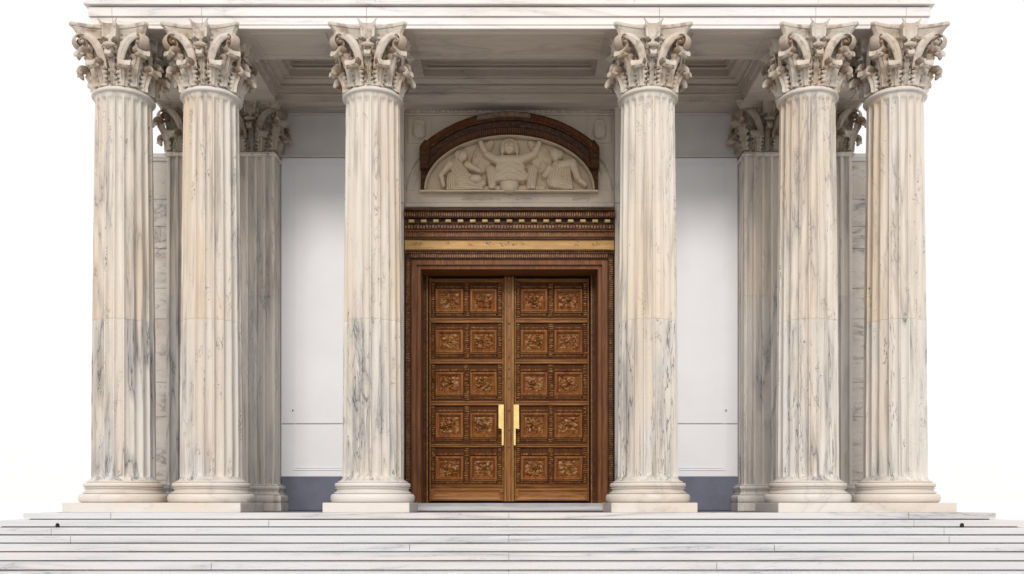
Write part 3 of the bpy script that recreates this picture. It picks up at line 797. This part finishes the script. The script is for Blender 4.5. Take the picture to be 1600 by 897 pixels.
for sg in (-1, 1):   # brown jamb of the arch beneath the hood ends
    m = MB(); rs = []
    for i in range(8):
        z = i / 7 * 34
        xi = 130 * math.sqrt(1 - (z / 82) ** 2)
        rs.append([(sg * (xi + 0.5) * PXM, YT - 0.002, Z0 + z * PXM), (sg * (xi + 0.5) * PXM, YT - 0.11, Z0 + z * PXM), (sg * 138 * PXM, YT - 0.11, Z0 + z * PXM), (sg * 138 * PXM, YT - 0.002, Z0 + z * PXM)])
    m.rings(rs); obj('arch_jamb', m, M['wooddark'], ty)
obj('relief_sill', MB().cbox(-1.82, 1.80, YT - 0.15, YT - 0.002, Z0 - 0.04, Z0 - 0.003, 0.008), M['relief'], ty)
m = MB(); rs = []
for i in range(9):
    a = PI / 2 * i / 8; rs.append([((0.19 * math.cos(a) + 0.004) * math.cos(2 * PI * k / 24), YT - 0.10 + (0.14 * math.cos(a) + 0.003) * math.sin(2 * PI * k / 24), Z0 + 0.10 - 0.17 * math.sin(a) - 0.0) for k in range(24)])
rs.insert(0, [(0.20 * math.cos(2 * PI * k / 24), YT - 0.10 + 0.15 * math.sin(2 * PI * k / 24), Z0 + 0.15) for k in range(24)])
m.rings(rs); obj('carved_boss', m, M['relief'], ty, smooth=50)

# ------------------------------------------------------------------ wooden portal frame
YF = 2.78
pf = thing('portal_frame', 'carved brown wooden frame and cornice around the double doors', 'door frame', (0, YF, 0))
W_ = 2.12
def zz(y, Y=YF): return Z_(y, Y)
def hb(y0, y1, proj, mat, name='cornice_band', wx=W_):
    return obj(name, MB().cbox(-wx, wx, YF - proj, WALL - 0.004, zz(y1, YF - proj), zz(y0, YF - proj), 0.006), mat, pf)
hb(325.5, 328.5, 0.30, M['wooddark']); 
hb(328.9, 340, 0.22, M['wooddark']); hb(340.3, 350, 0.12, M['wooddark']); hb(350.3, 359, 0.145, M['wooddark']); hb(359.3, 361, 0.17, M['woodframe'])
hb(361.3, 371, 0.11, M['woodframe']); hb(371.3, 374, 0.16, M['wooddark']); hb(374.3, 390, 0.115, M['woodtan'], 'frieze_board'); hb(390.3, 392.5, 0.15, M['wooddark']); hb(392.8, 396.3, 0.11, M['wooddark'])
def tickrow(y0, y1, proj, n, wfac, mat, name='tongue_moulding', jit=0.0):
    m = MB(); P_ = YF - proj
    for i in range(n):
        x = -W_ + 2 * W_ * (i + 0.5) / n; h = W_ / n * wfac
        m.cbox(x - h, x + h, P_ - 0.02, P_ + 0.005, zz(y1, P_) + random.uniform(0, jit), zz(y0, P_) - random.uniform(0, jit), 0.006)
    return obj(name, m, mat, pf)
tickrow(330.5, 338.5, 0.22, 92, 0.55, M['woodcarve'], jit=0.015)
tickrow(351.5, 357.5, 0.145, 70, 0.6, M['woodcarve'], jit=0.02)
tickrow(362.3, 370, 0.11, 110, 0.5, M['woodcarve'])
tickrow(393.2, 396, 0.11, 110, 0.5, M['woodcarve'])
for i in range(17):
    x = -W_ + 0.02 + (2 * W_ - 0.04) * (i + 0.5) / 17; obj('dentil', MB().cbox(x - 0.055, x + 0.055, YF - 0.21, YF - 0.10, zz(347, YF - .2), zz(342.8, YF - .2), 0.012), M['gilt'], pf)
# small incised ornaments on the tan board
m = MB()
for xa in (650, 660, 700, 735, 760, 768, 783, 792, 805, 815, 900, 928, 935):
    for k in range(4):
        x = X_(xa, YF) + random.uniform(-0.04, 0.05); z = zz(384, YF) + random.uniform(-0.03, 0.04); a = random.uniform(0, PI)
        m.sweep([(x + 0.02 * math.cos(a + q), YF - 0.117, z + 0.012 * math.sin(a + q)) for q in (0, 0.7, 1.4, 2.1, 2.8)], (0, 1, 0), 0.004, 0.004, 5)
obj('incised_ornament', m, M['wooddark'], pf)
def sweep3(parts_, ztop, name, mat):
    """mitred moulding on three sides: parts_ = [(inset, y), ...] profile polyline from outer edge inwards"""
    m = MB(); n = len(parts_)
    A = []
    for (i, y) in parts_:
        A.append([(-(W_ - i), y, 0.006), (-(W_ - i), y, ztop - i), ((W_ - i), y, ztop - i), ((W_ - i), y, 0.006)])
    rs = [[A[k][j] for k in range(n)] for j in range(4)]
    m.rings(rs, closed=True); return obj(name, m, mat, pf)
zt = zz(396.5)
sweep3([(0.0, WALL + 0.2), (0.0, YF - 0.10), (0.015, YF - 0.11), (0.02, YF - 0.07), (0.10, YF - 0.07), (0.105, YF - 0.10), (0.12, YF - 0.10), (0.125, YF - 0.06), (0.125, WALL + 0.2)], zt, 'outer_moulding', M['wooddark'])
sweep3([(0.127, WALL + 0.25), (0.127, YF - 0.05), (0.215, YF - 0.045), (0.22, YF - 0.06), (0.235, YF - 0.06), (0.24, YF - 0.015), (0.24, WALL + 0.25)], zt, 'middle_moulding', M['woodframe'])
sweep3([(0.242, WALL + 0.4), (0.242, YF - 0.005), (0.30, YF), (0.305, YF - 0.012), (0.315, YF - 0.012), (0.32, YF + 0.03), (0.32, WALL + 0.4)], zt, 'inner_moulding', M['woodframe'])
# carved beading down the outer moulding
for sg in (-1, 1):
    m = MB(); z = 0.05
    while z < zt - 0.14:
        m.box(sg * (W_ - 0.096), sg * (W_ - 0.024), YF - 0.094, YF - 0.068, z, z + 0.024); z += 0.044
    obj('leaf_beading', m, M['woodcarve'], pf)
m = MB(); x = -W_ + 0.12
while x < W_ - 0.13: m.box(x, x + 0.024, YF - 0.094, YF - 0.068, zt - 0.096, zt - 0.024); x += 0.044
obj('leaf_beading', m, M['woodcarve'], pf)
# inner lining next to the doors
YD = 3.35
m = MB(); xi = 1.80; zi = Z_(430, YD)
m.box(-xi, -X_(922.5, YD), YD - 0.06, YD + 0.1, 0.01, zi + 0.06); m.box(X_(922.5, YD), xi, YD - 0.06, YD + 0.1, 0.01, zi + 0.06)
m.box(-xi + 0.003, xi - 0.003, YD - 0.05, YD + 0.1, zi + 0.003, zt)
obj('door_lining', m, M['wooddark'], pf)
m = MB()
for sg in (-1, 1):
    m.cbox(sg * 1.705, sg * 1.735, YD - 0.09, YD - 0.062, 0.012, zi + 0.05, 0.008)
m.cbox(-1.70, 1.70, YD - 0.085, YD - 0.052, zi + 0.01, zi + 0.035, 0.008)
obj('lining_bead', m, M['woodrail'], pf)

# ------------------------------------------------------------------ doors
def dx(x): return X_(x, YD)
def dz(y): return Z_(y, YD)
ROWS = [(451.5, 488), (515.5, 552), (581.5, 618), (645, 684), (713, 750)]
RAILS = [(436, 441), (497.5, 504.5), (562, 568.5), (627, 633.5), (694, 699), (757.5, 762)]
def carving_mb(x0, x1, z0, z1, seed):
    m = MB(); N = 30; cx, cz = (x0 + x1) / 2, (z0 + z1) / 2; o = Vector((seed * 3.7, seed * 1.3, seed * 9.1))
    petals = 3 + seed % 4
    def fn(u, v):
        x = x0 + (x1 - x0) * u; z = z0 + (z1 - z0) * v
        a, b = (u - 0.5) * 2, (v - 0.5) * 2; r = math.hypot(a, b); th = math.atan2(b, a)
        p = Vector((a, b, 0)) * 2.6 + o
        w_ = Vector((noise.noise(p), noise.noise(p + Vector((5, 5, 5))), 0)) * 0.8
        h = abs(noise.noise(p * 1.5 + w_ * 2)) * 0.11
        h += 0.03 * math.cos(th * petals + r * 6 + seed) * max(0, 1 - r) + 0.03 * max(0, 1 - r / 0.35)
        h *= max(0, min(1, (1.0 - max(abs(a), abs(b))) / 0.12)) if r > 0 else 1
        if r > 1.15: h *= 0.4
        return (x, YD + 0.022 - h * 0.8, z)
    m.grid(N, N, fn); return m
def frame_ring(m, x0, x1, z0, z1, w_, y_out, y_in, yb):
    o = [(x0, z0), (x1, z0), (x1, z1), (x0, z1)]
    def L(i, y): return [(x0 + i, y, z0 + i), (x1 - i, y, z0 + i), (x1 - i, y, z1 - i), (x0 + i, y, z1 - i)]
    loops = [L(0, yb), L(0, y_out), L(w_ * 0.18, y_out - 0.012), L(w_ * 0.45, y_out - 0.012), L(w_ * 0.55, y_out + 0.004), L(w_ * 0.8, (y_out + y_in) / 2), L(w_, y_in), L(w_, yb)]
    m.rings(loops, cap=False)
def make_leaf(sg, xl, xr, pans, side):
    t = thing('door_leaf', 'carved wooden door leaf on the %s with ten square panels and a brass pull' % side, 'door', ((dx(xl) + dx(xr)) / 2, YD, 0.17), 'pair of carved wooden door leaves')
    zb = dz(783.3)
    obj('door_board', MB().box(dx(xl), dx(xr), YD + 0.03, YD + 0.10, zb, dz(434)), M['woodrecess'], t)
    # stiles
    cols = [(xl + 0.6, xl + 2.4), (xr - 2.4, xr - 0.6)]
    for a, b in cols: obj('stile', MB().cbox(dx(a), dx(b), YD - 0.015, YD + 0.029, zb, dz(434.5), 0.006), M['woodrail'], t)
    for (a, b) in RAILS:
        h = (b - a); m = MB()
        m.cbox(dx(xl + 2.6), dx(xr - 2.6), YD - 0.022, YD + 0.029, dz(b), dz(b - h * 0.36), 0.008)
        m.cbox(dx(xl + 2.6), dx(xr - 2.6), YD - 0.004, YD + 0.029, dz(b - h * 0.37), dz(a + h * 0.37), 0.004)
        m.cbox(dx(xl + 2.6), dx(xr - 2.6), YD - 0.026, YD + 0.029, dz(a + h * 0.36), dz(a), 0.008)
        obj('rail', m, M['woodrail'], t)
    # vertical carved strips between the panels
    gaps = [(xl + 2.8, pans[0][0] - 0.6), (pans[0][1] + 0.6, pans[1][0] - 0.6), (pans[1][1] + 0.6, xr - 2.8)]
    for (a, b) in gaps:
        m = MB(); mk = MB()
        for r in range(5):
            y0, y1 = RAILS[r][1] + 0.5, RAILS[r + 1][0] - 0.5
            m.box(dx(a), dx(b), YD + 0.016, YD + 0.029, dz(y1), dz(y0))
            y = y0 + 1.2
            while y < y1 - 2.5:
                ww = (b - a); s = random.uniform(0.05, 0.3) * ww; e = random.uniform(0.05, 0.3) * ww; hh = random.uniform(1.2, 2.6)
                mk.cbox(dx(a + s), dx(b - e), YD - 0.012, YD + 0.0155, dz(y + hh), dz(y), 0.01); y += hh + random.uniform(0.7, 1.3)
        g = obj('carved_strip', mk, M['woodcarve'], t); obj('strip_ground', m, M['woodrecess'], g)
    # dentil strips above and below the panels
    m = MB()
    for r, (y0, y1) in enumerate(ROWS):
        for (a, b) in pans:
            x = a + 0.8
            while x < b - 1.5:
                w_ = random.uniform(0.9, 2.6)
                m.cbox(dx(x), dx(min(b - 0.5, x + w_)), YD - 0.01, YD + 0.029, dz(y0 - 1.8), dz(y0 - 4.8 + random.uniform(0, .8)), 0.008); x += w_ + 0.6
            x = a + 0.8
            while x < b - 1.5:
                m.cbox(dx(x), dx(x + 1.1), YD + 0.0, YD + 0.029, dz(y1 + 5.2), dz(y1 + 2.0), 0.005); x += 1.9
    obj('dentil_strip', m, M['woodcarve'], t)
    k = 0
    for r, (y0, y1) in enumerate(ROWS):
        for (a, b) in pans:
            m = MB(); frame_ring(m, dx(a), dx(b), dz(y1), dz(y0), 0.095, YD - 0.03, YD + 0.018, YD + 0.03)
            fr = obj('panel', m, M['wood'], t)
            obj('carving', carving_mb(dx(a) + 0.085, dx(b) - 0.085, dz(y1) + 0.085, dz(y0) - 0.085, r * 4 + k % 2 + (2 if sg > 0 else 0) + 1), M['woodcarve'], fr, smooth=60); k += 1
            obj('panel_ledge', MB().cbox(dx(a), dx(b), YD - 0.024, YD + 0.029, dz(y1 + 1.6), dz(y1 + 0.3), 0.006), M['woodrail'], fr)
    m = MB(); frame_ring(m, dx(xl + 2.6), dx(xr - 2.6), zb + 0.01, dz(763), 0.08, YD - 0.01, YD + 0.012, YD + 0.03)
    obj('kick_panel', m.box(dx(xl + 2.6) + 0.08, dx(xr - 2.6) - 0.08, YD + 0.015, YD + 0.029, zb + 0.09, dz(763) - 0.08), M['woodrail'], t)
    # brass pull: wide plate above, thin bar below
    m = MB()
    if sg < 0: xa, xb, xc, xd = 778.8, 787.3, 783.8, 787.3
    else: xa, xb, xc, xd = 802.3, 811.0, 802.3, 806.0
    pl = [(xa, 632), (xb, 632), (xb, 696), (xc if sg < 0 else xd, 696), (xc if sg < 0 else xd, 670.5), (xa if sg < 0 else xb, 669)] if sg < 0 else \
         [(xa, 632), (xb, 632), (xb + 0.4, 671), (xd, 669.5), (xd, 696), (xa, 696)]
    yq = YD - 0.17
    pts = [(X_(x, yq), Z_(y, yq)) for x, y in pl]
    m.rings([[(a, yq + 0.03, b) for a, b in pts], [(a, yq, b) for a, b in pts]])
    hd = obj('door_pull', m, M['brass'], t, bevel=0.004)
    m = MB(); xm = X_((xa + xb) / 2, yq)
    for zc_ in (Z_(638, yq), Z_(664, yq)): m.box(xm - 0.015, xm + 0.015, yq + 0.031, YD + 0.03, zc_ - 0.015, zc_ + 0.015)
    obj('pull_bracket', m, M['brass'], hd)
    return t
make_leaf(-1, 670.5, 787.5, [(680.5, 724), (734.5, 776.5)], 'left')
make_leaf(1, 803.5, 920.5, [(813.5, 855.5), (866, 910)], 'right')
t = thing('meeting_post', 'golden brown wooden post where the two door leaves meet', 'door post', (dx(795.5), YD, 0.17))
m = MB(); z0, z1 = dz(783.3), dz(433)
m.box(dx(788.0), dx(803.0), YD - 0.01, YD + 0.08, z0, z1)
obj('post_board', m, M['wood'], t)
m = MB(); m.cbox(dx(788.2), dx(790.6), YD - 0.05, YD - 0.011, z0, z1, 0.01); m.cbox(dx(800.4), dx(802.8), YD - 0.05, YD - 0.011, z0, z1, 0.01)
m.cbox(dx(794.6), dx(796.4), YD - 0.03, YD - 0.011, z0, z1, 0.008)
obj('post_bead', m, M['astragal'], t)
m = MB(); y = 440
while y < 700:
    m.cbox(dx(794.4), dx(796.6), YD - 0.036, YD - 0.031, dz(y + random.uniform(1, 3)), dz(y), 0.003); y += random.uniform(14, 34)
obj('post_stud', m, M['wooddark'], t)
tag(obj('door_backing', MB().box(-1.95, 1.95, YD + 0.12, YD + 0.2, 0.0, 5.38), M['dark']), 'dark boards closing the doorway behind the wooden doors', 'backing')
tag(obj('door_threshold', MB().box(-1.93, 1.90, 2.30, 3.34, 0.04, 0.158), M['sill'], bevel=0.006), 'grey stone threshold slab beneath the wooden doors', 'threshold')
tag(obj('entrance_step', MB().box(-2.05, 2.02, 2.05, 2.295, 0.008, 0.09), M['step'], bevel=0.006), 'low pale stone step in front of the door threshold', 'step')

# ------------------------------------------------------------------ stairs, floor, ground
RS, TR = 0.118, 0.30
sc = thing('staircase', 'broad pale marble staircase wrapping the front and sides of the portico', 'staircase', (0, -0.8, 0))
JX = {0: [173, 795, 1420], 1: [420, 1428], 2: [80, 1475], 3: [110, 795, 1483], 4: [640, 1210], 5: [795, 1427], 6: [330, 1120], 7: [795]}
for n in range(12):
    hx = 8.02 + TR * n; yf = -0.8 - TR * n; zt_ = -n * RS; zb_ = -(n + 1) * RS
    d = yf - CAMY; js = sorted((x - CX) * d / FPX for x in JX.get(n, [random.uniform(200, 700), random.uniform(900, 1400)]))
    xs = [-hx] + js + [hx]; m = MB()
    for a, b in zip(xs[:-1], xs[1:]):
        g = 0.004; dzv = random.uniform(-0.0015, 0.0015); dy = random.uniform(-0.002, 0.002)
        m.loft([(a + (g if a > -hx else 0), yf + dy, b - (g if b < hx else 0), yf + 0.5, zb_ + 0.020), (a + (g if a > -hx else 0), yf + dy, b - (g if b < hx else 0), yf + 0.5, zt_ - 0.007 + dzv),
                (a + (g if a > -hx else 0) , yf + dy + 0.007, b - (g if b < hx else 0), yf + 0.5, zt_ + dzv)])
    for sg in (-1, 1):
        ys = [yf + 0.506, 2.5, 5.6, 8.4, 13.2]
        for a, b in zip(ys[:-1], ys[1:]):
            x0, x1 = sorted((sg * (hx - 0.5), sg * hx)); m.box(x0, x1, a + 0.003, b - 0.003, zb_ + 0.020, zt_)
    m.box(-hx + 0.07, hx - 0.07, yf + 0.07, 13.1, zb_ - 0.004, zt_ - 0.012)
    o = obj('step', m, M['step'], sc)
# drainage holes in the second step
for xp, side in ((90, 'left'), (1503, 'right')):
    yv = -0.8 - TR; m = MB(); cx = (xp - CX) * (yv - CAMY) / FPX; cz = CAMZ + (HOR - 821) * (yv - CAMY) / FPX
    m.rings([[(cx + r * math.cos(2 * PI * k / 16), yv - y, cz + r * 1.15 * math.sin(2 * PI * k / 16)) for k in range(16)] for r, y in ((0.034, -0.02), (0.034, 0.004), (0.026, 0.006), (0.022, 0.005))])
    obj('drain_hole', m, M['dark'], sc)
fl = obj('floor', MB().box(-7.5, 7.5, -0.70, 12.9, -0.008, 0.003), M['floor']); fl['kind'] = 'structure'
ZG = -12 * RS - 0.004
g = obj('ground', MB().box(-600, 600, -600, 600, ZG - 0.5, ZG), M['ground']); g['kind'] = 'structure'
g = obj('bounce_sheet', MB().box(-60, 60, -34, -5.6, ZG + 0.001, ZG + 0.005), M['bounce_grey']); g['kind'] = 'structure'  # unseen grey sheet added before the steps to control bounce onto the soffits

# ------------------------------------------------------------------ light
W = bpy.data.worlds.new('World'); S.world = W; W.use_nodes = True
nt = W.node_tree; bg = nt.nodes['Background']
sky = nt.nodes.new('ShaderNodeTexSky'); sky.sky_type = 'NISHITA'; sky.sun_disc = False
EL, AZ = math.radians(33), math.radians(-3)     # sun in front of the building, slightly to the left
sky.sun_elevation = EL; sky.sun_rotation = PI + AZ * -1; sky.dust_density = 6; sky.air_density = 1.5
mul = nt.nodes.new('ShaderNodeVectorMath'); mul.operation = 'SCALE'; mul.inputs['Scale'].default_value = 0.10
nt.links.new(sky.outputs[0], mul.inputs[0])
mx = nt.nodes.new('ShaderNodeMix'); mx.data_type = 'RGBA'; mx.inputs[0].default_value = 0.93    # closed white cloud
mx.inputs[7].default_value = (1.08, 1.075, 1.07, 1)
nt.links.new(mul.outputs[0], mx.inputs[6]); nt.links.new(mx.outputs[2], bg.inputs['Color']); bg.inputs['Strength'].default_value = 1.0
sd = bpy.data.lights.new('sun', 'SUN'); sd.energy = 1.85; sd.angle = math.radians(16); sd.color = (1.0, 0.94, 0.87)
so = bpy.data.objects.new('sun', sd); C.objects.link(so)
dirv = Vector((math.sin(AZ) * math.cos(EL), -math.cos(AZ) * math.cos(EL), math.sin(EL)))
so.rotation_euler = dirv.to_track_quat('Z', 'Y').to_euler(); so.location = dirv * 40

cam = bpy.data.cameras.new('camera'); co = bpy.data.objects.new('camera', cam); C.objects.link(co)
co.location = (0, CAMY, CAMZ); co.rotation_euler = (PI / 2, 0, 0)
cam.sensor_width = 36; cam.lens = 36 * FPX / 1600; cam.shift_x = 4 / 1600; cam.shift_y = (HOR - 448.5) / 1600
cam.clip_end = 3000
S.camera = co
S.view_settings.view_transform = 'Standard'; S.view_settings.look = 'None'; S.view_settings.gamma = 1; S.view_settings.exposure = 0.0
S.render.resolution_x = 1024; S.render.resolution_y = 574
